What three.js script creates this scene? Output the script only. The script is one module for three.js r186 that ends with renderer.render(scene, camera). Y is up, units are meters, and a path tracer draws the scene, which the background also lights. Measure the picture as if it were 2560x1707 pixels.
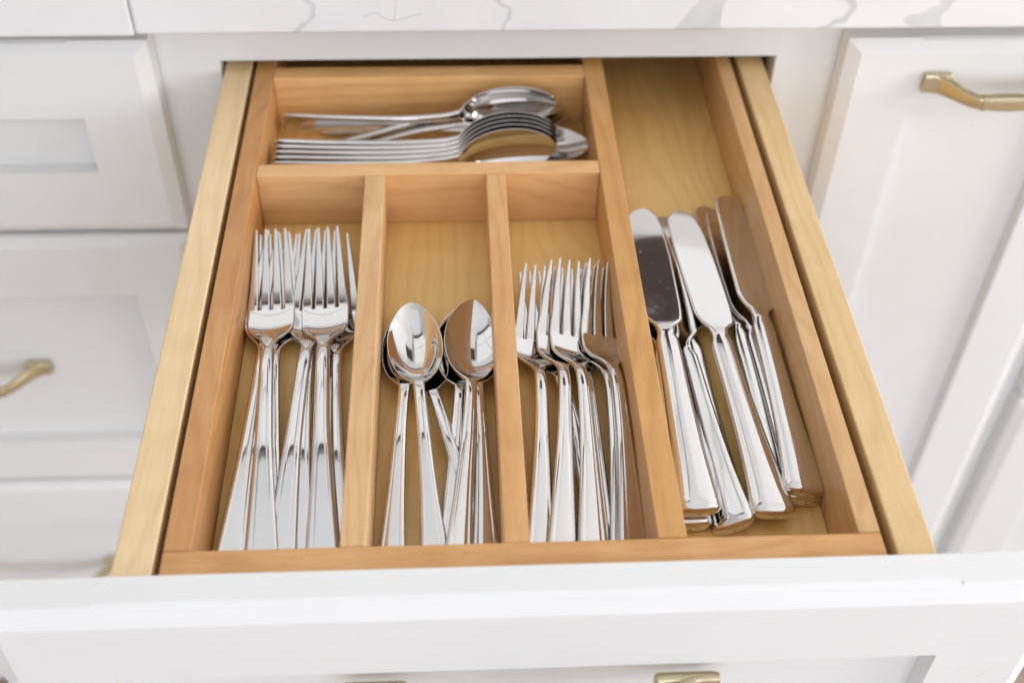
import * as THREE from 'three';
import { RoundedBoxGeometry } from 'three/addons/geometries/RoundedBoxGeometry.js';
import { ConvexGeometry } from 'three/addons/geometries/ConvexGeometry.js';
import { mergeGeometries, toCreasedNormals } from 'three/addons/utils/BufferGeometryUtils.js';
import { RectAreaLightUniformsLib } from 'three/addons/lights/RectAreaLightUniformsLib.js';

// ---------------------------------------------------------------- camera, exposure
const scene = new THREE.Scene();
scene.background = new THREE.Color(0, 0, 0);
const camera = new THREE.PerspectiveCamera(31.83, 1024 / 682, 0.02, 30);
camera.rotation.order = 'YXZ';
camera.position.set(-0.02757, 0.42354, 0.67473);
camera.rotation.set(-0.78577, -0.06174, 0.02407);
camera.focus = 0.6;
camera.userData.fStop = 5.0;
const renderer = new THREE.WebGLRenderer({ antialias: true });
renderer.toneMapping = THREE.LinearToneMapping;
renderer.toneMappingExposure = 0.965;
renderer.shadowMap.enabled = true;
RectAreaLightUniformsLib.init();

// ---------------------------------------------------------------- windows: [centre], size, facing, colour, strength
const WINDOWS = [
  { at: [2.44, 0.70, 0.80], size: [1.7, 0.95], turn: -Math.PI / 2, color: [1.0, 0.99, 0.98], power: 8.6, glow: 1.0, name: 'wide daylight window in the wall on the right side of the room' },
  { at: [0.2, 0.6, 3.14], size: [3.0, 1.5], turn: Math.PI, color: [0.94, 0.985, 1.085], power: 2.2, glow: 0.6, name: 'large daylight window in the wall opposite the cabinets' },
  { at: [-0.5, 0.97, -0.555], size: [0.9, 1.1], turn: 0, color: [0.98, 0.99, 1.0], power: 0.5, glow: 0.5, shade: true, name: 'window with a brown fabric shade above the counter' },
];

// ---------------------------------------------------------------- helpers
let seed = 12345;
const rnd = () => { seed = (seed * 1664525 + 1013904223) >>> 0; return seed / 4294967296; };
const used = {};
function numbered(name) { const n = used[name] = (used[name] ?? -1) + 1; return n ? `${name}_${String(n).padStart(3, '0')}` : name; }
function shade(o) { o.traverse((m) => { if (m.isMesh) { m.castShadow = true; m.receiveShadow = true; } }); return o; }
function thing(name, label, category, pos = [0, 0, 0], group) {
  const o = new THREE.Group(); o.name = numbered(name); o.position.set(...pos); scene.add(o);
  o.userData = { label, category }; if (group) o.userData.group = group;
  return o;
}
function part(name, geo, mat, parent, label) {
  const m = new THREE.Mesh(geo, mat); m.name = name; m.castShadow = m.receiveShadow = true; parent.add(m);
  if (label) m.userData.label = label;
  return m;
}
function struct(name, geo, mat) { const m = part(name, geo, mat, scene); m.userData.kind = 'structure'; return m; }
const clamp = (x, a = 0, b = 1) => Math.min(b, Math.max(a, x));
const mix = (a, b, t) => a + (b - a) * t;
const sstep = (a, b, x) => { const t = clamp((x - a) / (b - a)); return t * t * (3 - 2 * t); };

// box given by its limits; uv in metres, the grain (u) along axis g, with a start of its own
function boxGeo(x0, x1, y0, y1, z0, z1, r = 0.0008, g = 'z', du = rnd() * 3, dv = rnd() * 3) {
  const sx = x1 - x0, sy = y1 - y0, sz = z1 - z0;
  const b = new RoundedBoxGeometry(sx, sy, sz, 2, Math.min(r, sx * 0.45, sy * 0.45, sz * 0.45));
  b.translate((x0 + x1) / 2, (y0 + y1) / 2, (z0 + z1) / 2);
  const P = b.attributes.position, N = b.attributes.normal, uv = b.attributes.uv;
  for (let i = 0; i < P.count; i++) {
    const p = { x: P.getX(i), y: P.getY(i), z: P.getZ(i) }, n = { x: Math.abs(N.getX(i)), y: Math.abs(N.getY(i)), z: Math.abs(N.getZ(i)) };
    const rest = ['x', 'y', 'z'].filter((a) => a !== g);
    let v;
    if (n[g] >= Math.max(n[rest[0]], n[rest[1]])) { uv.setXY(i, p[rest[0]] * 0.35 + du, p[rest[1]] + dv); continue; }
    v = n[rest[0]] > n[rest[1]] ? p[rest[1]] + 0.37 : p[rest[0]];
    uv.setXY(i, p[g] + du, v + dv);
  }
  return b;
}

// ---------------------------------------------------------------- procedural textures
const G = 256, lattice = new Float32Array(G * G);
for (let i = 0; i < G * G; i++) lattice[i] = rnd();
function vnoise(x, y, px = 64, py = 64) {          // tiling value noise, period px, py cells
  const xi = Math.floor(x), yi = Math.floor(y), fx = x - xi, fy = y - yi;
  const u = fx * fx * fx * (fx * (fx * 6 - 15) + 10), v = fy * fy * fy * (fy * (fy * 6 - 15) + 10);
  const m = (a, b) => ((a % b) + b) % b;
  const L = (a, b) => lattice[(m(b, py) % G) * G + (m(a, px) % G)];
  return mix(mix(L(xi, yi), L(xi + 1, yi), u), mix(L(xi, yi + 1), L(xi + 1, yi + 1), u), v);
}
function dataTex(w, h, fn, srgb, wM, hM) {
  const d = new Uint8Array(w * h * 4);
  for (let j = 0; j < h; j++) for (let i = 0; i < w; i++) {
    const c = fn(i / w, j / h); const k = (j * w + i) * 4;
    for (let q = 0; q < 3; q++) d[k + q] = clamp(Math.round(255 * (Array.isArray(c) ? c[q] : c)), 0, 255);
    d[k + 3] = 255;
  }
  const t = new THREE.DataTexture(d, w, h); t.wrapS = t.wrapT = THREE.RepeatWrapping;
  t.magFilter = THREE.LinearFilter; t.minFilter = THREE.LinearMipmapLinearFilter; t.generateMipmaps = true;
  if (srgb) t.colorSpace = THREE.SRGBColorSpace;
  t.repeat.set(1 / wM, 1 / hM); t.needsUpdate = true; return t;
}
// wood: u along the grain (0.5 m a repeat), v across it (0.25 m)
function woodTex(light, dark, k) {
  return dataTex(1024, 1024, (u, v) => {
    const wob = vnoise(u * 4 + k, v * 6, 4, 6) * 0.9 + vnoise(u * 9, v * 12 + k, 9, 12) * 0.35;
    const rings = 0.5 + 0.5 * Math.sin(2 * Math.PI * (v * 22 + wob * 3.1));
    const streak = vnoise(u * 10, v * 150 + k * 3, 10, 150) * 0.6 + vnoise(u * 28, v * 240, 28, 240) * 0.4;
    const fine = vnoise(u * 60, v * 250 + 5, 60, 250);
    const patch = vnoise(u * 5 + 3, v * 4 + k, 5, 4);
    const figure = vnoise(u * 40, v * 9 + k, 40, 9);
    let t = 0.26 * Math.pow(rings, 3) + 0.24 * streak + 0.16 * fine + 0.36 * patch + 0.26 * figure - 0.24;
    const fleck = vnoise(u * 110, v * 252 + 17, 110, 252) > 0.86 ? 0.22 : 0;
    t = clamp(t + fleck * 0.6);
    return [0, 1, 2].map((q) => mix(light[q], dark[q], t));
  }, true, 0.5, 0.25);
}
const woodBump = dataTex(512, 512, (u, v) => 0.5 + 0.35 * (vnoise(u * 20, v * 120, 20, 120) - 0.5) + 0.3 * (vnoise(u * 60, v * 250, 60, 250) - 0.5), false, 0.5, 0.25);
const spots = []; for (let i = 0; i < 26; i++) spots.push([rnd(), rnd(), 0.003 + 0.008 * rnd()]);
const smudge = dataTex(512, 512, (u, v) => {
  const a = vnoise(u * 5, v * 5, 5, 5) * 0.5 + vnoise(u * 13 + 2, v * 13, 13, 13) * 0.3 + vnoise(u * 40, v * 40, 40, 40) * 0.2;
  let d = 0.045 + 0.085 * sstep(0.5, 0.85, a) + 0.03 * vnoise(u * 240, v * 6, 240, 6) * vnoise(u * 30, v * 3, 30, 3);
  for (const [x, y, q] of spots) { const e = Math.hypot((u - x) * 1.0, (v - y) * 0.8) / q; if (e < 1.1) d += 0.16 * (e > 0.7 ? 1 : 0.35) * (1 - sstep(0.95, 1.1, e)); }
  return d;
}, false, 0.11, 0.11);
const paintBump = dataTex(512, 512, (u, v) => 0.5 + 0.5 * (vnoise(u * 90, v * 90, 90, 90) - 0.5) + 0.3 * (vnoise(u * 250, v * 250, 250, 250) - 0.5), false, 0.16, 0.16);
const strokes = []; for (let i = 0; i < 9; i++) { const a = rnd() * 6.3, l = 0.004 + 0.012 * rnd(), x = rnd(), y = rnd(); strokes.push([x, y, x + l * Math.cos(a), y + l * Math.sin(a), 0.02 + 0.03 * rnd()]); }
const paintTone = dataTex(1024, 1024, (u, v) => {
  const a = vnoise(u * 8, v * 8, 8, 8) * 0.5 + vnoise(u * 30, v * 30, 30, 30) * 0.3 + vnoise(u * 12, v * 220, 12, 220) * 0.2;
  const s = vnoise(u * 200, v * 200 + 9, 200, 200);
  let speck = s > 0.9995 ? 0.05 : 0;
  for (const [x0, y0, x1, y1, k] of strokes) { const dx = x1 - x0, dy = y1 - y0, t = clamp(((u - x0) * dx + (v - y0) * dy) / (dx * dx + dy * dy)); speck = Math.max(speck, k * (1 - sstep(0.0006, 0.0018, Math.hypot(u - x0 - t * dx, v - y0 - t * dy)))); }
  return [0.908 + 0.016 * a - speck, 0.91 + 0.016 * a - speck, 0.907 + 0.016 * a - speck];
}, true, 0.5, 0.5);

// quartz with grey veins: x metres, y height above the lower edge of the slab (mm positions read along the edge)
const VEINS = [
  { p: [[-0.124, 0.000], [-0.1105, 0.0125], [-0.1095, 0.018], [-0.119, 0.026], [-0.135, 0.040], [-0.13, 0.07], [-0.16, 0.12]], w: 0.0009, k: 0.1 },
  { p: [[0.0, 0.0], [0.0055, 0.0095], [0.005, 0.016], [-0.004, 0.024], [-0.02, 0.034], [-0.01, 0.06], [0.04, 0.12]], w: 0.001, k: 0.1 },
  { p: [[-0.081, 0.012], [-0.075, 0.0135], [-0.0635, 0.0085], [-0.055, 0.0105], [-0.047, 0.013]], w: 0.0003, k: 0.1 },
  { p: [[-0.0635, 0.0085], [-0.062, 0.014], [-0.063, 0.022]], w: 0.0003, k: 0.09 },
  { p: [[0.196, 0.0], [0.2075, 0.007], [0.212, 0.0145], [0.205, 0.022], [0.19, 0.034], [0.2, 0.07]], w: 0.0014, k: 0.13 },
  { p: [[0.44, 0.0], [0.46, 0.02], [0.45, 0.05]], w: 0.002, k: 0.3 }, { p: [[-0.4, 0.0], [-0.37, 0.02], [-0.36, 0.06]], w: 0.001, k: 0.3 },
];
function segDist(x, y, P) {
  let best = 9;
  for (let i = 0; i + 1 < P.length; i++) {
    const [ax, ay] = P[i], [bx, by] = P[i + 1], dx = bx - ax, dy = by - ay;
    const t = clamp(((x - ax) * dx + (y - ay) * dy) / (dx * dx + dy * dy));
    best = Math.min(best, Math.hypot(x - ax - t * dx, y - ay - t * dy));
  }
  return best;
}
const quartzTex = dataTex(2048, 512, (u, v) => {
  const x = u * 1.2 - 0.6 + (vnoise(u * 250, v * 60, 250, 60) - 0.5) * 0.003, y = v * 0.3 + (vnoise(u * 230 + 7, v * 64, 230, 64) - 0.5) * 0.002;
  let d = 0;
  for (const c of VEINS) { if (x < c.p.reduce((a, q) => Math.min(a, q[0]), 9) - 0.01 || x > c.p.reduce((a, q) => Math.max(a, q[0]), -9) + 0.01) continue; d = Math.max(d, c.k * (1 - sstep(c.w * 0.6, c.w * 2.2, segDist(x, y, c.p)))); }
  // two broad grey veins
  const b1 = sstep(0.1025 + 0.75 * Math.min(y, 0.03), 0.1035 + 0.75 * Math.min(y, 0.03) + 0.001, x) * (1 - sstep(0.1335, 0.1345, x - 0.02 * Math.max(0, y - 0.012)));
  const b2 = sstep(0.2535, 0.256, x + 0.01 * Math.sin(y * 260)) * (1 - sstep(0.271, 0.2725, x + 0.004 * Math.sin(y * 200)));
  const mott = 0.75 + 0.5 * (vnoise(u * 120, v * 40, 120, 40) - 0.5);
  d = Math.max(d, 0.12 * b1 * mott, 0.11 * b2 * mott);
  const base = 0.93 + 0.012 * vnoise(u * 60, v * 20, 60, 20);
  return [base - d * 0.9, base - d * 0.88 + 0.002, base - d * 0.82 + 0.006];
}, true, 1.2, 0.3);

// ---------------------------------------------------------------- materials
const std = (o) => new THREE.MeshStandardMaterial(o);
const M = {};
const trayTexA = woodTex([0.925, 0.755, 0.54], [0.80, 0.59, 0.375], 1), trayTexB = woodTex([0.925, 0.77, 0.57], [0.815, 0.62, 0.415], 7);
const sideTex = woodTex([0.95, 0.845, 0.67], [0.865, 0.735, 0.535], 13), floorTex = woodTex([0.935, 0.79, 0.515], [0.85, 0.68, 0.40], 21);
const wood = (map, tint = [1, 1, 1], rough = 0.42) => { const m = std({ map, roughness: rough, bumpMap: woodBump, bumpScale: 0.00012 }); m.color.setRGB(...tint); return m; };
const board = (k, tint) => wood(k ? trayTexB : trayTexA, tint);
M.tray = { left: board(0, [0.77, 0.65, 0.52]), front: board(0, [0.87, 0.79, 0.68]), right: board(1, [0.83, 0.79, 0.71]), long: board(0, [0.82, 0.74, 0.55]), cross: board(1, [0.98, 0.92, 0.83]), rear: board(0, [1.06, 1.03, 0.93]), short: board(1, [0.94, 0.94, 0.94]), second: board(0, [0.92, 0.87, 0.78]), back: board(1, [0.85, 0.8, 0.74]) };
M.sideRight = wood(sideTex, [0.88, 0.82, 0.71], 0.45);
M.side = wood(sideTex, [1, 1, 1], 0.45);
M.trayFloor = wood(floorTex, [1, 1, 1], 0.38);
M.paint = new THREE.MeshPhysicalMaterial({ map: paintTone, roughness: 0.58, specularIntensity: 0.55, bumpMap: paintBump, bumpScale: 0.00003 });
M.quartz = new THREE.MeshPhysicalMaterial({ map: quartzTex, roughness: 0.22, clearcoat: 0.3, clearcoatRoughness: 0.1 });
M.steel = std({ metalness: 1, roughness: 1, roughnessMap: smudge }); M.steel.color.setRGB(0.72, 0.705, 0.69);
M.satin = std({ metalness: 1, roughness: 1.2, roughnessMap: smudge }); M.satin.color.setRGB(0.73, 0.715, 0.70);
M.brass = std({ metalness: 1, roughness: 0.27 }); M.brass.color.setRGB(0.60, 0.53, 0.355);
M.wall = std({ roughness: 0.8 }); M.wall.color.setRGB(0.86, 0.865, 0.87);
M.ceiling = std({ roughness: 0.9 }); M.ceiling.color.setRGB(0.9, 0.9, 0.9);
M.oak = wood(woodTex([0.80, 0.73, 0.67], [0.68, 0.60, 0.53], 31), [1, 1, 1], 0.5);
M.walnut = wood(woodTex([0.33, 0.235, 0.19], [0.21, 0.14, 0.115], 37), [1, 1, 1], 0.5);
M.dark = std({ roughness: 0.7 }); M.dark.color.setRGB(0.05, 0.04, 0.035);

// ---------------------------------------------------------------- the room round it (mirrored by the cutlery and bouncing the daylight)
const bx = (x0, x1, y0, y1, z0, z1, r, g) => boxGeo(x0, x1, y0, y1, z0, z1, r, g);
const FL = -0.85, CE = 1.62;
struct('floor', bx(-2.7, 2.7, FL - 0.1, FL, -0.8, 3.4, 0.001, 'x'), M.oak);
struct('ceiling', bx(-2.7, 2.7, CE, CE + 0.1, -0.8, 3.4, 0.001, 'x'), M.ceiling);
struct('wall', bx(-2.5, 2.5, FL, CE, -0.75, -0.62, 0.001, 'x'), M.wall);
struct('wall_left', bx(-2.65, -2.5, FL, CE, -0.75, 3.35, 0.001, 'z'), M.wall);
struct('wall_right', bx(2.5, 2.65, FL, CE, -0.75, 3.35, 0.001, 'z'), M.wall);
struct('wall_opposite', bx(-2.5, 2.5, FL, CE, 3.2, 3.35, 0.001, 'x'), M.wall);
for (const w of WINDOWS) {
  const t = thing('window', w.name, 'window', w.at); t.rotation.y = w.turn;
  const [W, H] = w.size, f = 0.06;
  const pane = std({ roughness: 0.2 }); pane.color.setRGB(0.1, 0.1, 0.1); pane.emissive.setRGB(...w.color); pane.emissiveIntensity = w.glow;
  part('pane', bx(-W / 2, W / 2, -H / 2, H / 2, -0.045, -0.03, 0.001, 'x'), pane, t);
  part('frame', mergeGeometries([bx(-W / 2 - f, W / 2 + f, H / 2, H / 2 + f, -0.06, 0, 0.003, 'x'), bx(-W / 2 - f, W / 2 + f, -H / 2 - f, -H / 2, -0.06, 0.02, 0.003, 'x'),
    bx(-W / 2 - f, -W / 2, -H / 2, H / 2, -0.06, 0, 0.003, 'y'), bx(W / 2, W / 2 + f, -H / 2, H / 2, -0.06, 0, 0.003, 'y')]), M.paint, t);
  part('muntin', bx(-0.012, 0.012, -H / 2, H / 2, -0.029, -0.012, 0.002, 'y'), M.paint, t);
  part('muntin', bx(-W / 2, -0.0125, -0.011, 0.011, -0.029, -0.014, 0.002, 'x'), M.paint, t); part('muntin', bx(0.0125, W / 2, -0.011, 0.011, -0.029, -0.014, 0.002, 'x'), M.paint, t);
  if (w.shade) for (let i = 0; i < 2; i++) part('shade_fold', bx(-W / 2 - 0.02, W / 2 + 0.02, H / 2 + 0.02 - 0.042 * (i + 1), H / 2 + 0.02 - 0.042 * i, 0.003, 0.022 + 0.004 * (i % 2), 0.006, 'x'), M.walnut, t);
  const l = new THREE.RectAreaLight(new THREE.Color().setRGB(...w.color), w.power, W, H);
  l.position.set(0, 0, -0.02); l.rotation.y = Math.PI; l.name = 'daylight'; t.add(l);
}
{ // flat lamp in the ceiling
  const t = thing('ceiling_light', 'flat white light panel in the ceiling above the counter', 'ceiling light', [-0.15, 1.6, -0.08]);
  const glass = std({ roughness: 0.6 }); glass.color.setRGB(0.3, 0.3, 0.3); glass.emissive.setRGB(0.97, 1.0, 1.03); glass.emissiveIntensity = 0.25;
  part('diffuser', bx(-0.68, 0.68, -0.004, 0.004, -0.42, 0.42, 0.001, 'x'), glass, t);
  part('frame', mergeGeometries([bx(-0.7, 0.7, -0.006, 0.018, 0.421, 0.44, 0.002, 'x'), bx(-0.7, 0.7, -0.006, 0.018, -0.44, -0.421, 0.002, 'x'), bx(-0.7, -0.681, -0.006, 0.018, -0.42, 0.42, 0.002, 'z'), bx(0.681, 0.7, -0.006, 0.018, -0.42, 0.42, 0.002, 'z')]), M.paint, t);
  const l = new THREE.RectAreaLight(new THREE.Color().setRGB(0.97, 1.0, 1.03), 0.42, 1.36, 0.84);
  l.position.set(0, -0.012, 0); l.rotation.x = -Math.PI / 2; l.name = 'lamp'; t.add(l);
}
{ // wall cabinets above the counter
  const t = thing('wall_cabinet', 'narrow white wall cupboard with a brown underside above the counter', 'cupboard', [0, 0.53, -0.62]);
  part('carcass', bx(0.05, 0.29, 0.006, 0.95, 0.0, 0.33, 0.001, 'x'), M.paint, t);
  part('underside', bx(0.052, 0.288, 0, 0.006, 0.002, 0.325, 0.001, 'x'), M.walnut, t);
  part('door', bx(0.052, 0.288, 0.012, 0.94, 0.331, 0.35, 0.002, 'y'), M.paint, t);
}

// ---------------------------------------------------------------- counter and cabinet run
const TH = 0.0195;                              // thickness of doors and drawer fronts
{
  const t = thing('countertop', 'white quartz countertop with grey veins above the open drawer', 'countertop');
  const g = boxGeo(-0.2163, 1.4, 0.0458, 0.0758, -0.62, 0.036, 0.0025, 'x', 0.6, 0);
  const P = g.attributes.position, N = g.attributes.normal, uv = g.attributes.uv;
  for (let i = 0; i < P.count; i++) uv.setXY(i, P.getX(i) + 0.6, N.getY(i) > 0.8 ? 0.03 + 0.036 - P.getZ(i) : P.getY(i) - 0.0458);
  part('slab', g, M.quartz, t);
  const g2 = boxGeo(-1.4, -0.2166, 0.0444, 0.0755, -0.62, 0.0355, 0.0025, 'x', 0.6, 0);
  part('slab', g2, M.quartz, t);
}
{
  const t = thing('base_cabinet', 'white painted base cabinet frame around the open drawer', 'cabinet');
  part('top_rail', bx(-0.1775, 0.1826, 0.006, 0.0456, -0.019, 0, 0.0002, 'x'), M.paint, t);
  part('stile', bx(-0.2300, -0.1775, -0.75, 0.0442, -0.019, 0, 0.0002, 'y'), M.paint, t);
  part('stile', bx(0.1826, 0.2350, -0.75, 0.0456, -0.019, 0, 0.0002, 'y'), M.paint, t);
  part('stile', bx(0.4100, 0.4560, -0.75, 0.0456, -0.019, 0, 0.0002, 'y'), M.paint, t);
  part('drawer_divider', bx(-0.1775, 0.1826, -0.21, -0.155, -0.019, -0.0005, 0.0008, 'x'), M.paint, t);
  part('frame_panel', bx(-1.3, -0.2302, -0.75, 0.0442, -0.019, -0.001, 0.0008, 'x'), M.paint, t);
  part('frame_panel', bx(0.2352, 0.4098, -0.75, 0.0456, -0.019, -0.001, 0.0008, 'x'), M.paint, t);
  part('frame_panel', bx(0.4562, 1.3, -0.75, 0.0456, -0.019, -0.001, 0.0008, 'x'), M.paint, t);
  part('side_panel', bx(-0.205, -0.189, -0.75, 0.044, -0.6, -0.0195, 0.0008, 'y'), M.side, t);
  part('side_panel', bx(0.194, 0.210, -0.75, 0.044, -0.6, -0.0195, 0.0008, 'y'), M.side, t);
  part('back_panel', bx(-0.188, 0.193, -0.75, 0.044, -0.615, -0.6, 0.0008, 'y'), M.side, t);
  part('lower_door', bx(-0.2, 0.205, -0.745, -0.18, 0.0005, 0.0195, 0.002, 'y'), M.paint, t);
}

// a shaker front: bevelled stiles and rails round a recessed panel; base at z = 0, face at z = TH
const hull = (pts) => { const g = new ConvexGeometry(pts.map((p) => new THREE.Vector3(...p))); const P = g.attributes.position, N = g.attributes.normal, uv = new Float32Array(P.count * 2);
  for (let i = 0; i < P.count; i++) { uv[2 * i] = Math.abs(N.getX(i)) > 0.7 ? P.getZ(i) : P.getX(i); uv[2 * i + 1] = Math.abs(N.getY(i)) > 0.7 ? P.getZ(i) : P.getY(i); }
  g.setAttribute('uv', new THREE.BufferAttribute(uv, 2)); return g; };
function frontPanel(parent, x0, x1, y0, y1, z, sw, rw) {
  const b = 0.0085, d = 0.0052, T = z + TH, e = 0.00003;
  const stile = (a, c, outer) => {              // outer: -1 left, 1 right
    const fa = outer < 0 ? a + b : a + e, fc = outer > 0 ? c - b : c - e;
    const pts = [];
    for (const [X, Y] of [[a, y0], [c, y0], [c, y1], [a, y1]]) { pts.push([X, Y, z]); pts.push([X, Y, T - (((X === a) === (outer < 0)) || Y === y0 || Y === y1 ? d : e)]); }
    pts.push([outer < 0 ? c : a, y0 + b, T - e], [outer < 0 ? c : a, y1 - b, T - e]);
    for (const [X, Y] of [[fa, y0 + b], [fc, y0 + b], [fc, y1 - b], [fa, y1 - b]]) pts.push([X, Y, T]);
    return hull(pts);
  };
  const rail = (a, c, outer) => {
    const xa = x0 + sw + 0.00001, xc = x1 - sw - 0.00001, pts = [];
    for (const X of [xa, xc]) {
      pts.push([X, a, z], [X, c, z]);
      if (outer > 0) pts.push([X, a, T - e], [X, a + e, T], [X, c - b, T], [X, c - 0.0013, T - d + 0.0009], [X, c, T - d - 0.0016]); else pts.push([X, c, T - e], [X, c - e, T], [X, a + b, T], [X, a + 0.0013, T - d + 0.0009], [X, a, T - d - 0.0016]);
    }
    return hull(pts);
  };
  part('stile', stile(x0, x0 + sw, -1), M.paint, parent); part('stile', stile(x1 - sw, x1, 1), M.paint, parent);
  part('rail', rail(y1 - rw, y1, 1), M.paint, parent); part('rail', rail(y0, y0 + rw, -1), M.paint, parent);
  part('recessed_panel', bx(x0 + sw - 0.004, x1 - sw + 0.004, y0 + rw - 0.004, y1 - rw + 0.004, z + 0.003, T - 0.0105, 0.0003, 'x'), M.paint, parent);
}
// a rounded-rectangle section swept along a path in the x-z plane; s: [height, thickness]
function sweep(path, size, n = 6) {
  const rows = path.length, K = 4 * n, pos = [], idx = [];
  for (let i = 0; i < rows; i++) {
    const [x, z] = path[i], a = path[Math.max(0, i - 1)], b = path[Math.min(rows - 1, i + 1)];
    const tx = b[0] - a[0], tz = b[1] - a[1], L = Math.hypot(tx, tz), nx = -tz / L, nz = tx / L, [h, th, p] = size[i];
    for (let k = 0; k < K; k++) {
      const q = (k / K) * 2 * Math.PI, c = Math.cos(q), s = Math.sin(q), e = 2 / (p ?? 5);
      const yy = Math.sign(s) * Math.pow(Math.abs(s), e) * h / 2, w = Math.sign(c) * Math.pow(Math.abs(c), e) * th / 2;
      pos.push(x + nx * w, yy, z + nz * w);
    }
  }
  for (let i = 0; i + 1 < rows; i++) for (let k = 0; k < K; k++) { const a = i * K + k, b = i * K + (k + 1) % K, c = a + K, d = b + K; idx.push(a, c, b, b, c, d); }
  for (const [r, f] of [[0, 1], [rows - 1, -1]]) { pos.push(path[r][0], 0, path[r][1]); const m = pos.length / 3 - 1; for (let k = 0; k < K; k++) { const a = r * K + k, b = r * K + (k + 1) % K; f > 0 ? idx.push(m, a, b) : idx.push(m, b, a); } }
  let g = new THREE.BufferGeometry(); g.setAttribute('position', new THREE.Float32BufferAttribute(pos, 3)); g.setIndex(idx);
  g.computeVertexNormals();
  g = toCreasedNormals(g, 0.7);
  g.setAttribute('uv', new THREE.BufferAttribute(new Float32Array(g.attributes.position.count * 2), 2));
  return g;
}
function pull(parent, cx, cy, z, half, foot, hgt, reach) {   // brass pull: two feet and a bar, foot plates on the face at z
  const t = new THREE.Group(); t.name = 'pull'; t.position.set(cx, cy, z); parent.add(t);
  for (const s of [-1, 1]) {
    const path = [], size = [], N = 18;
    for (let i = 0; i <= N; i++) {
      const u = i / N, e = sstep(0.12, 0.95, u);
      path.push([s * mix(half, half - foot * 1.75, u), mix(0.0036, reach, Math.pow(e, 1.15))]);
      size.push([mix(hgt, hgt * 0.66, sstep(0.2, 0.9, u)), mix(0.0065, hgt * 0.46, sstep(0.1, 0.8, u)), 3.2]);
    }
    part('foot', sweep(s < 0 ? path : path.map((p) => p), size), M.brass, t);
    part('foot_plate', bx(s > 0 ? half - foot : -half, s > 0 ? half : -half + foot, -hgt / 2, hgt / 2, 0.0002, 0.0058, 0.0024, 'x'), M.brass, t);
  }
  const inner = half - foot * 1.72, path = [], size = [];
  for (let i = 0; i <= 24; i++) { const u = i / 24 * 2 - 1; path.push([u * inner, reach]); const k = 1 - u * u; size.push([hgt * mix(0.7, 0.86, k), hgt * mix(0.5, 0.72, k), 2.6]); }
  part('bar', sweep(path, size), M.brass, t);
  for (const s of [-1, 1]) part('collar', sweep([[s * (inner + 0.0016), reach], [s * (inner - 0.0016), reach]], [[hgt * 0.78, hgt * 0.58, 3], [hgt * 0.78, hgt * 0.58, 3]]), M.brass, t);
  return t;
}
function closedFront(name, label, category, x0, x1, y0, y1, sw, rw, p) {
  const t = thing(name, label, category, [0, 0, 0.0008]);
  frontPanel(t, x0, x1, y0, y1, 0, sw, rw);
  if (p) pull(t, ...p);
}
closedFront('drawer', 'short white shaker drawer front, topmost of the left bank', 'drawer', -0.597, -0.2165, -0.119, 0.0305, 0.049, 0.0535, null);
closedFront('drawer', 'tall white shaker drawer front with a brass pull, left of the open drawer', 'drawer', -0.597, -0.2165, -0.393, -0.1235, 0.047, 0.054, [-0.4135, -0.258, TH - 0.0105, 0.067, 0.02, 0.0125, 0.029]);
closedFront('drawer', 'lowest white drawer front on the left, half hidden by the open drawer', 'drawer', -0.597, -0.2165, -0.660, -0.3965, 0.047, 0.054, [-0.4135, -0.5205, TH - 0.0105, 0.071, 0.02, 0.0125, 0.029]);
closedFront('cabinet_door', 'narrow white shaker door with a brass pull, right of the open drawer', 'door', 0.2225, 0.4240, -0.70, 0.0275, 0.0475, 0.0475, [0.3235, 0.000, TH, 0.049, 0.0185, 0.0135, 0.027]);
closedFront('drawer', 'white front at the far right edge, upper one above the gap', 'drawer', 0.4445, 0.80, -0.314, 0.0275, 0.047, 0.053, null);
closedFront('drawer', 'white front at the far right edge, lower one below the gap', 'drawer', 0.4445, 0.80, -0.62, -0.3195, 0.047, 0.053, null);

// ---------------------------------------------------------------- the open drawer
const PZ = 0.3885;                                // back of its front panel
{
  const t = thing('open_drawer', 'open kitchen drawer with pale wooden sides and white shaker front', 'drawer');
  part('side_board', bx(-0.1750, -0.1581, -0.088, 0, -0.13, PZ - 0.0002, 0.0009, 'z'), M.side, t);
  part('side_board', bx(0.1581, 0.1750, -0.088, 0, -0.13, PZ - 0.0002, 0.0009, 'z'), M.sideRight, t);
  part('back_board', bx(-0.1579, 0.1579, -0.088, -0.002, -0.128, -0.115, 0.0009, 'x'), M.side, t);
  part('bottom_board', bx(-0.1579, 0.1579, -0.052, -0.0455, -0.1148, PZ - 0.0003, 0.0005, 'z'), M.side, t);
  frontPanel(t, -0.2265, 0.2285, -0.172, 0.0042, PZ, 0.0482, 0.0495);
  pull(t, 0.0008, -0.0585, PZ + TH, 0.083, 0.029, 0.0165, 0.030);
}

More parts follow.
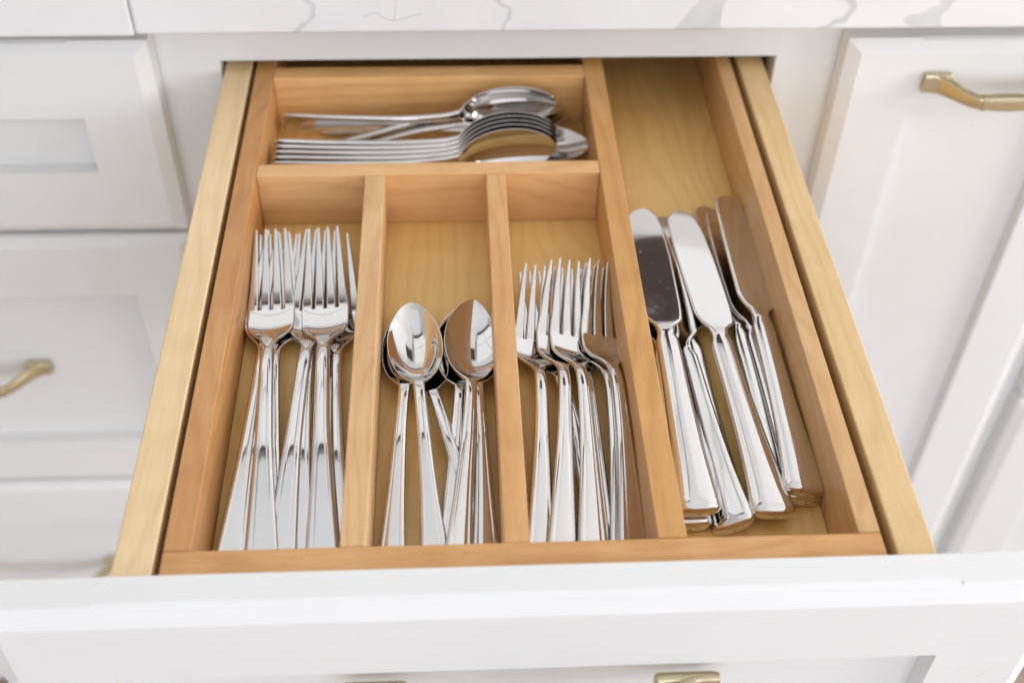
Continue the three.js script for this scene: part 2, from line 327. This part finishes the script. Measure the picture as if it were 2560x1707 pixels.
// ---------------------------------------------------------------- the wooden cutlery tray
const TF = -0.036;                                // its floor
const Z0 = 0.3736, ZM1 = 0.1138, ZM0 = 0.1024, ZR1 = 0.0118, ZR0 = -0.0012, ZB = -0.112;
const X = { l0: -0.1551, l1: -0.1434, a0: -0.0806, a1: -0.0691, b0: -0.0104, b1: 0.0008, c0: 0.0562, c1: 0.0690, r0: 0.1440, r1: 0.1536 };
{
  const t = thing('cutlery_tray', 'wooden cutlery tray with five compartments inside the open drawer', 'cutlery tray');
  const B = TF - 0.0045;
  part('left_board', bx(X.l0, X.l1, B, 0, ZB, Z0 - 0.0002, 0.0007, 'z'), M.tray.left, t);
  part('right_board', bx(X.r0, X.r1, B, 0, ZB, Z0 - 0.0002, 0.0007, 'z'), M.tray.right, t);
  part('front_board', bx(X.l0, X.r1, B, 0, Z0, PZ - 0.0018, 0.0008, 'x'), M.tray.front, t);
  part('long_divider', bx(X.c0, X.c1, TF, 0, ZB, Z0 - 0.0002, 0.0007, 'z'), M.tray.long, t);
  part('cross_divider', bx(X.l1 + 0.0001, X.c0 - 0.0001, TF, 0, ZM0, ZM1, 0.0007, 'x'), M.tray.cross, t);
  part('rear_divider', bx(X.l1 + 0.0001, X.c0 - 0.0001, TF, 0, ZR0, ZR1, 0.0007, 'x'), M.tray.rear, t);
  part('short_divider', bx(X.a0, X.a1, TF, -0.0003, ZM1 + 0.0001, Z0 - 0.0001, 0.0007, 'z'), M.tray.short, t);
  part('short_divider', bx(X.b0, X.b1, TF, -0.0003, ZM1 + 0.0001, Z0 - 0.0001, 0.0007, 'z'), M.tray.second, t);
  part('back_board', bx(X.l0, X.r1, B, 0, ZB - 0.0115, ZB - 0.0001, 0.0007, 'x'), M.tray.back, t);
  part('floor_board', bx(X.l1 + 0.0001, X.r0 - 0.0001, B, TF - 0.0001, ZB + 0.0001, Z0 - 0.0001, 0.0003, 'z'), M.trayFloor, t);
}

// ---------------------------------------------------------------- cutlery
// monotone cubic through keyframes [[u, value], ...]
function curve(keys) {
  const n = keys.length, x = keys.map((k) => k[0]), y = keys.map((k) => k[1]), d = [], m = [];
  for (let i = 0; i + 1 < n; i++) d.push((y[i + 1] - y[i]) / (x[i + 1] - x[i]));
  m.push(d[0]);
  for (let i = 1; i + 1 < n; i++) m.push(d[i - 1] * d[i] <= 0 ? 0 : 2 * d[i - 1] * d[i] / (d[i - 1] + d[i]));
  m.push(d[n - 2]);
  return (u) => {
    if (u <= x[0]) return y[0]; if (u >= x[n - 1]) return y[n - 1];
    let i = 0; while (u > x[i + 1]) i++;
    const h = x[i + 1] - x[i], t = (u - x[i]) / h, t2 = t * t, t3 = t2 * t;
    return (2 * t3 - 3 * t2 + 1) * y[i] + (t3 - 2 * t2 + t) * h * m[i] + (-2 * t3 + 3 * t2) * y[i + 1] + (t3 - t2) * h * m[i + 1];
  };
}
const soft = (keys, r) => { const f = curve(keys); return (u) => { let a = 0; for (const k of [-1, -0.6, -0.2, 0.2, 0.6, 1]) a += f(u + k * r); return a / 6; }; };
// loft (millimetres): sec(u) -> { w, t, x, y, dish, crown }, along -z; returns one geometry for every [u0, u1] of cuts
function loft(us, sec, cuts) {
  const A = 7, T = 21, pos = [], uvs = [], idx = [];
  let K = 0;
  us.forEach((u) => {
    const { w, t, x = 0, y = 0, dish = 0, crown = 0, edge = 0.5, bead = 0 } = sec(u), r = Math.min(edge * t, w * 0.85), f = w - r, ring = [];
    for (let i = 0; i < A; i++) { const q = -Math.PI / 2 + Math.PI * i / (A - 1); ring.push([f + r * Math.cos(q), t / 2 * Math.sin(q)]); }
    for (let i = 1; i < T; i++) { const s = 1 - 2 * i / T; ring.push([f * s, t / 2 + crown * (1 - s * s) + bead * (Math.exp(-Math.pow((Math.abs(s) - 0.86) / 0.09, 2)) - 0.6 * Math.exp(-Math.pow((Math.abs(s) - 0.66) / 0.1, 2)))]); }
    for (let i = 0; i < A; i++) { const q = Math.PI / 2 + Math.PI * i / (A - 1); ring.push([-f + r * Math.cos(q), t / 2 * Math.sin(q)]); }
    for (let i = 1; i < T; i++) { const s = -1 + 2 * i / T; ring.push([f * s, -t / 2]); }
    K = ring.length;
    for (const [a, b] of ring) { const s = w > 0 ? a / w : 0; pos.push((a + x) / 1000, (b + y + dish * s * s) / 1000, -u / 1000); uvs.push((a + x) / 1000, u / 1000); }
  });
  const R = us.length;
  for (let i = 0; i + 1 < R; i++) for (let k = 0; k < K; k++) { const a = i * K + k, b = i * K + (k + 1) % K, c = a + K, d = b + K; idx.push(a, b, c, b, d, c); }
  const g = new THREE.BufferGeometry(); g.setAttribute('position', new THREE.Float32BufferAttribute(pos, 3)); g.setIndex(idx); g.computeVertexNormals();
  const nor = g.attributes.normal.array;
  return cuts.map(([c0, c1]) => {
    let i0 = us.findIndex((u) => u >= c0 - 1e-6), i1 = us.length - 1; while (us[i1] > c1 + 1e-6) i1--;
    const P = pos.slice(i0 * K * 3, (i1 + 1) * K * 3), N = Array.from(nor.slice(i0 * K * 3, (i1 + 1) * K * 3)), V = uvs.slice(i0 * K * 2, (i1 + 1) * K * 2), I = [];
    const n = i1 - i0;
    for (let i = 0; i < n; i++) for (let k = 0; k < K; k++) { const a = i * K + k, b = i * K + (k + 1) % K, c = a + K, d = b + K; I.push(a, b, c, b, d, c); }
    for (const [row, dir] of [[0, 1], [n, -1]]) {         // end caps
      const base = P.length / 3; let cx = 0, cy = 0, cz = 0;
      for (let k = 0; k < K; k++) { const o = (row * K + k) * 3; P.push(P[o], P[o + 1], P[o + 2]); N.push(0, 0, dir); V.push(V[(row * K + k) * 2], V[(row * K + k) * 2 + 1]); cx += P[o] / K; cy += P[o + 1] / K; cz = P[o + 2]; }
      P.push(cx, cy, cz); N.push(0, 0, dir); V.push(cx, 0);
      for (let k = 0; k < K; k++) { const a = base + k, b = base + (k + 1) % K, m = base + K; dir > 0 ? I.push(m, b, a) : I.push(m, a, b); }
    }
    const q = new THREE.BufferGeometry(); q.setAttribute('position', new THREE.Float32BufferAttribute(P, 3)); q.setAttribute('normal', new THREE.Float32BufferAttribute(N, 3)); q.setAttribute('uv', new THREE.Float32BufferAttribute(V, 2)); q.setIndex(I);
    return q;
  });
}
function stations(L, cuts, n0 = 0.004) {           // dense at both ends, even between
  const s = new Set();
  for (let i = 0; i <= 16; i++) { const e = 7 * Math.pow(i / 16, 2); s.add(+(e + n0).toFixed(3)); s.add(+(L - n0 - e).toFixed(3)); }
  for (let u = 7; u < L - 7; u += 1.6) s.add(+u.toFixed(3));
  for (const c of cuts) s.add(c);
  return [...s].filter((u) => u >= n0 && u <= L - n0).sort((a, b) => a - b);
}
const endRound = (u, R, p = 2) => u >= R ? 1 : Math.pow(1 - Math.pow(1 - u / R, p), 1 / p);

function makeFork(o) {                             // o: L, root (tine root), headW, len scale
  const { L, root, k } = o, neck = root - 31 * k, sh = 20 * k;
  const w = soft([[0, 9.2 * o.hw], [12, 8.9 * o.hw], [30, 7.7 * o.hw], [55, 6.0 * o.hw], [80, 4.8 * o.hw], [neck - 8, 1.5 + 2.4 * o.hw], [neck + 1, 1.5 + 2.4 * o.hw], [neck + 0.35 * sh, 5.0], [neck + 0.55 * sh, 8.0], [neck + 0.75 * sh, 10.8], [neck + sh, 12.6], [root - 3, 12.9], [root + 20, 12.6]].map(([a, b]) => [a, b]), 1.6);
  const y = soft([[-3, -0.6], [0, 0.2], [3, 1.5], [6, 2.3], [14, 3.0], [45, 7.0], [80, 10.6], [neck - 16, 11.6], [neck - 5, 10.3], [neck + 0.3 * sh, 6.2], [neck + 0.75 * sh, 2.4], [neck + 1.05 * sh, 1.35], [root - 4, 1.7], [root + 12, 4.6], [root + 32, 10.2], [L, 16.6], [L + 4, 18]], 2.2);
  const t = soft([[0, 2.3], [20, 2.6], [60, 3.0], [neck - 8, 3.9], [neck, 4.0], [neck + 10, 2.7], [root - 5, 1.9], [L, 1.3]], 1.5);
  const dish = soft([[neck, 0], [neck + 12, 0.9], [neck + 20, 1.3], [root, 0.5], [root + 10, 0]], 1.5);
  const sec = (u) => ({ w: w(u) * endRound(u, 5, 2.6), t: t(u), y: y(u), dish: dish(u), crown: u < neck ? 0.35 * sstep(0, 10, u) : 0.35 * (1 - sstep(neck, neck + 8, u)), edge: 0.42, bead: 0.2 * sstep(3, 9, u) * (1 - sstep(neck - 30, neck - 10, u)) });
  const us = stations(L, [neck, root]).filter((u) => u <= root);
  const [handle, head] = loft(us, sec, [[0, neck], [neck, root]]);
  const tines = [];
  const shareW = 25.8 / 4;
  for (let i = 0; i < 4; i++) {
    const c0 = (i - 1.5) * shareW, c1 = (i - 1.5) * 5.35, LT = L - root;
    const cut = (d) => 0.62 * (d < 1.5 ? Math.sqrt(Math.max(0, 1 - Math.pow(1 - d / 1.5, 2))) : 1);
    const hw = (u) => mix(shareW / 2 - cut(u - root), 0.85, Math.pow(clamp((u - root) / LT), 1.4)) * endRound(L - u, 1.6, 2);
    const ts = [root]; for (let j = 1; j <= 8; j++) ts.push(root + 1.5 * j / 8); for (let j = 1; j <= 26; j++) ts.push(root + 1.5 + (LT - 3) * j / 26); for (let j = 1; j <= 6; j++) ts.push(L - 1.5 + 1.42 * Math.sqrt(j / 6));
    const outer = (d) => (i === 0 ? -1 : i === 3 ? 1 : 0) * cut(d) * 0.5 * (1 - sstep(2, 16, d));
    tines.push(loft(ts, (u) => { const d = u - root; const g = hw(u); const grow = Math.abs(outer(d)); return { w: g + grow, t: t(u), x: mix(c0, c1, Math.pow(clamp(d / LT), 1.1)) + outer(d), y: y(u), dish: 0, edge: 0.42 }; }, [[root, L]])[0]);
  }
  let fan = null;
  if (o.fan) {                                     // small fan relief at the neck
    const gs = [];
    for (const a of [-0.62, -0.31, 0, 0.31, 0.62]) { const c = new THREE.CapsuleGeometry(0.00035, 0.0042, 3, 6); c.rotateX(-Math.PI / 2); c.translate(0, 0, -0.0026); c.rotateX(0.36); c.rotateY(a * -1); gs.push(c); }
    const rim = new THREE.TorusGeometry(0.0022, 0.0003, 5, 14, Math.PI); rim.rotateX(Math.PI / 2); gs.push(rim);
    fan = mergeGeometries(gs.map((g) => g.index ? g.toNonIndexed() : g)); fan.translate(0, (y(neck - 2) + t(neck - 2) / 2 + 0.42) / 1000, -(neck - 2) / 1000);
  }
  return (parent) => {
    part('handle', handle, M.steel, parent);
    part('head', head, M.steel, parent); for (const g of tines) part('tine', g, M.steel, parent);
    if (fan) part('fan_relief', fan, M.steel, parent);
  };
}
function makeSpoon(L) {
  const k = L / 170, bowl0 = L - 60 * k, B = 60 * k;
  const bw = (q) => 14.4 * k * Math.pow(Math.sin(Math.PI * Math.pow(clamp(q), 1.0)), 0.5);   // egg: broad towards the handle
  const hw = soft([[0, 6.9 * k], [10, 6.6 * k], [26, 5.7], [50, 4.4], [75, 3.6], [bowl0 - 10, 3.1], [bowl0 + 1, 3.4]], 1.5);
  const w = (u) => { const q = (u - bowl0) / B, b = q > 0 ? bw(q) : 0, h = hw(u) * (1 - sstep(0.0, 0.2, q)); const s = Math.pow(Math.pow(Math.max(b, 0.01), 4) + Math.pow(Math.max(h, 0.01), 4), 0.25); return s * endRound(u, 4.6, 2.6); };
  const rim = soft([[-3, 0.5], [0, 0.9], [5, 1.9], [14, 2.9], [50, 7.4], [80 * k, 11.4], [bowl0 - 10, 12.0], [bowl0, 10.6], [bowl0 + 8, 8.4], [bowl0 + 20, 7.4], [L - 12, 7.4], [L, 8.2]], 2);
  const depth = (u) => { const q = clamp((u - bowl0) / B); return 6.9 * k * Math.pow(Math.max(0, Math.sin(Math.PI * q)), 0.85); };
  const t = soft([[0, 2.2], [20, 2.5], [bowl0 - 12, 3.5], [bowl0, 3.1], [bowl0 + 10, 1.5], [L, 1.3]], 2);
  const sec = (u) => { const d = depth(u); return { w: Math.max(w(u), 0.35), t: t(u), y: rim(u) - d, dish: d, crown: 0.3 * sstep(0, 10, u) * (1 - sstep(bowl0 - 12, bowl0 + 2, u)), edge: 0.42, bead: 0.18 * sstep(3, 9, u) * (1 - sstep(bowl0 - 34, bowl0 - 12, u)) }; };
  const us = new Set(stations(L, [bowl0]));
  for (let i = 1; i <= 14; i++) us.add(+(L - 0.03 - 2.5 * Math.pow(i / 14, 2)).toFixed(3));
  const [handle, bowl] = loft([...us].sort((a, b) => a - b), sec, [[0, bowl0], [bowl0, L]]);
  return (parent) => { part('handle', handle, M.steel, parent); part('bowl', bowl, M.steel, parent); };
}
function makeKnife() {
  const L = 222, b0 = 118, b1 = 123;
  const left = soft([[0, 10.2], [6, 10.3], [18, 9.4], [42, 7.7], [80, 6.4], [111, 5.9], [b0, 4.6], [b1, 5.0], [b1 + 6, 8.0], [b1 + 14, 9.9], [178, 10.3], [L - 20, 10.0], [L - 8, 9.2], [L - 2, 8.0], [L + 2, 7.4]], 1.2);
  const right = soft([[0, 10.2], [6, 10.3], [18, 9.4], [42, 7.7], [80, 6.4], [111, 5.9], [b0, 4.6], [b1 - 1, 4.8], [b1 + 1.8, 6.4], [b1 + 4.5, 9.2], [b1 + 20, 9.9], [178, 9.7], [L - 34, 9.2], [L - 18, 8.3], [L - 6, 6.4], [L + 2, 5]], 0.9);
  const t = soft([[0, 7.0], [5, 8.4], [16, 8.0], [50, 6.2], [104, 5.3], [b0, 5.0], [b1, 3.4], [b1 + 8, 2.1], [L, 1.1]], 1.4);
  const y = soft([[0, 3.9], [40, 4.5], [104, 4.7], [b1, 4.6], [L, 4.4]], 3);
  const sec = (u) => { const e = endRound(u, 4.2, 2.4) * endRound(L - u, 9, 2.1), k = mix(1.06, 1.1, sstep(b0, b1 + 10, u)), a = left(u) * e * k, b = right(u) * e * k; return { w: Math.max((a + b) / 2, 0.3), x: (b - a) / 2, t: t(u) * endRound(u, 2.6, 2), y: y(u), crown: 0.3 * sstep(0, 12, u) * (1 - sstep(b0 - 8, b0, u)), edge: u < b0 ? 0.8 : 0.5 }; };
  const us = stations(L, [b0, b1, b1 + 1, b1 + 2, b1 + 3, b1 + 4, b1 + 5, b0 + 1, b0 + 2]);
  const [handle, bolster, blade] = loft(us, sec, [[0, b0], [b0, b1], [b1, L]]);
  return (parent) => { part('handle', handle, M.steel, parent); part('bolster', bolster, M.steel, parent); part('blade', blade, M.satin, parent); };
}
// E, T: points (x, lift above the tray floor, z; millimetres) under the handle end and under the tip; roll in degrees, positive lifts the right side
function pose(o, E, T, roll) {
  const e = new THREE.Vector3(E[0], TF * 1000 + E[1], E[2]).multiplyScalar(0.001), q = new THREE.Vector3(T[0], TF * 1000 + T[1], T[2]).multiplyScalar(0.001);
  const z = e.clone().sub(q).normalize(), x = new THREE.Vector3(0, 1, 0).cross(z).normalize(), y = z.clone().cross(x);
  o.setRotationFromMatrix(new THREE.Matrix4().makeBasis(x, y, z)); o.rotateZ(roll * Math.PI / 180); o.position.copy(e);
}
function lay(name, make, category, group, list) {
  let first = null;
  for (const [label, E, T, roll] of list) {
    let o;
    if (!first) { o = first = thing(name, label, category, [0, 0, 0], group); make(o); } else { o = first.clone(); o.name = numbered(name); o.userData = { label, category, group }; scene.add(o); }
    pose(o, E, T, roll);
  }
}
lay('dinner_fork', makeFork({ L: 228, root: 175, k: 1.13, hw: 0.88, fan: true }), 'fork', 'dinner forks in the left compartment', [
  ['dinner fork lying lowest along the left wall of the left compartment', [-134.0, 1.0, 371.5], [-130.8, 2.6, 145], -12],
  ['dinner fork mostly hidden under the left one of the two topmost dinner forks', [-113.8, 0.5, 371.5], [-131.0, 1.8, 145], 2],
  ['dinner fork with only one tine showing beside the first short divider', [-83.6, 0, 371.5], [-96.9, 0, 146], 6],
  ['dinner fork under the right topmost one, only its handle strip showing', [-102.2, 1.5, 371.5], [-110.3, 1.0, 144], -2],
  ['dinner fork between the two topmost ones, its handle running down leftwards', [-111.4, 3.4, 371.5], [-106.4, 3.4, 144], -3],
  ['left one of the two topmost dinner forks, its head whole in view', [-117.7, 6.4, 371.5], [-133.7, 5.0, 144], 0],
  ['right one of the two topmost dinner forks, beside the first short divider', [-90.6, 5.6, 371.5], [-103.5, 5.6, 143], 2],
]);
lay('salad_fork', makeFork({ L: 194, root: 148, k: 0.92, hw: 0.82, fan: false }), 'fork', 'salad forks in the third compartment', [
  ['salad fork crossing slantwise under the others from left to right', [38.5, 0, 371], [13.3, 0.5, 178], -4],
  ['salad fork lying lowest in the middle of its compartment, handle half hidden', [35.8, 0.5, 371], [36.7, 0.3, 176], -6],
  ['salad fork nested under the rightmost one by the long divider', [45.2, 1.5, 370.5], [46.2, 2.0, 177], -17],
  ['leftmost salad fork, its head partly behind the second short divider', [6.6, 3.0, 371], [15.0, 4.0, 177], -10],
  ['salad fork second from the left, lying over the leftmost one', [15.9, 5.0, 371], [28.1, 6.0, 177], -13],
  ['salad fork in the middle of the overlapping row', [30.7, 5.0, 371], [32.9, 7.0, 179.5], -13],
  ['rightmost salad fork, lying uppermost beside the long divider', [49.5, 4.6, 371], [48.8, 6.3, 178], -15],
]);
lay('teaspoon', makeSpoon(174), 'spoon', 'teaspoons in the second compartment', [
  ['teaspoon of the left stack whose handle crosses over to the right', [-13.6, 0, 371], [-58.2, 0.5, 197], 2],
  ['teaspoon of the left stack whose handle points to the lower left', [-61.3, 0.8, 371], [-52.3, 2.2, 199], 3],
  ['teaspoon uppermost in the left stack, its bowl half white in reflection', [-39.7, 3.6, 371.5], [-53.7, 4.4, 197.5], 0],
  ['teaspoon lowest in the right stack, hardly showing at its left edge', [-35.5, 0, 371], [-25.4, 0.5, 196.5], -6],
  ['teaspoon of the right stack whose handle slants to the right', [-17.6, 1.2, 371], [-23.1, 2.6, 196.5], -10],
  ['teaspoon uppermost in the right stack, its bowl brown in reflection', [-31.4, 5.0, 371.5], [-21.9, 5.8, 197.5], -16],
]);
lay('rear_spoon', makeSpoon(177), 'spoon', 'spoons in the rear compartment', [
  ['spoon under the others in the rear compartment, its bowl farthest right', [-116, 1, 16], [59.5, 1.5, 50], -14],
  ['spoon behind the nested stack, its handle flat against the left wall', [-139.5, 13, 26], [36, 25.5, 18], -92],
  ['spoon just under the tilted rear one, its handle arched', [-131, 1, 46], [38, 10, 24], 22],
  ['spoon with an arched handle leaning into the nested stack', [-128, 0, 52], [37, 5, 29], 20],
  ['spoon standing on edge, hindmost of the nested stack', [-140.5, 15.5, 59], [36.5, 15.5, 37], -78],
  ['spoon standing on edge, second from the back of the nested stack', [-140.5, 15.2, 64.3], [36.5, 15.3, 41], -78],
  ['spoon standing on edge, in the middle of the nested stack', [-140.5, 14.9, 69.6], [37, 15.1, 45], -78],
  ['spoon standing on edge, second from the front of the nested stack', [-140.5, 14.6, 74.9], [37, 14.9, 49], -78],
  ['spoon standing on edge, foremost of the nested stack with its bowl facing out', [-141, 14.3, 80.2], [38, 14.6, 53], -78],
]);
lay('table_knife', makeKnife(), 'knife', 'knives in the right compartment', [
  ['knife lying under the leftmost one, only its rounded handle end showing', [78.5, 0, 346.5], [84.0, 0, 124], 3],
  ['knife under the dark bladed one, only its orange looking tip showing', [97.2, 0, 339.5], [96.4, 0, 118], 3],
  ['knife with a narrow dark strip of blade, second handle from the left', [100.6, 1.5, 348.5], [89.5, 0.2, 132], 30],
  ['knife lying under the white bladed one in the middle', [126.9, 0, 331], [123.0, 0.3, 110], -15],
  ['knife lying under the rightmost one by the right wall', [135.0, 0, 333.5], [130.5, 0, 114], -12],
  ['leftmost knife, its blade partly hidden by the long divider', [82.0, 8.0, 344], [82.5, 10.0, 120], 1],
  ['knife in the middle with a white reflecting blade', [117.5, 5.6, 345], [104.5, 9.0, 120], -6],
  ['rightmost knife, its blade and handle brown in reflection', [134.4, 6.0, 333], [134.8, 10.0, 111.5], -13],
]);

{ const c = thing('crumb', 'tiny dark crumb on the floor of the right compartment near the front', 'crumb', [0.1295, TF, 0.356]);
  const g = new THREE.IcosahedronGeometry(0.0006, 1); g.scale(1.2, 0.6, 0.9); g.translate(0, 0.0003, 0); part('crust', g, M.dark, c); }

renderer.render(scene, camera);
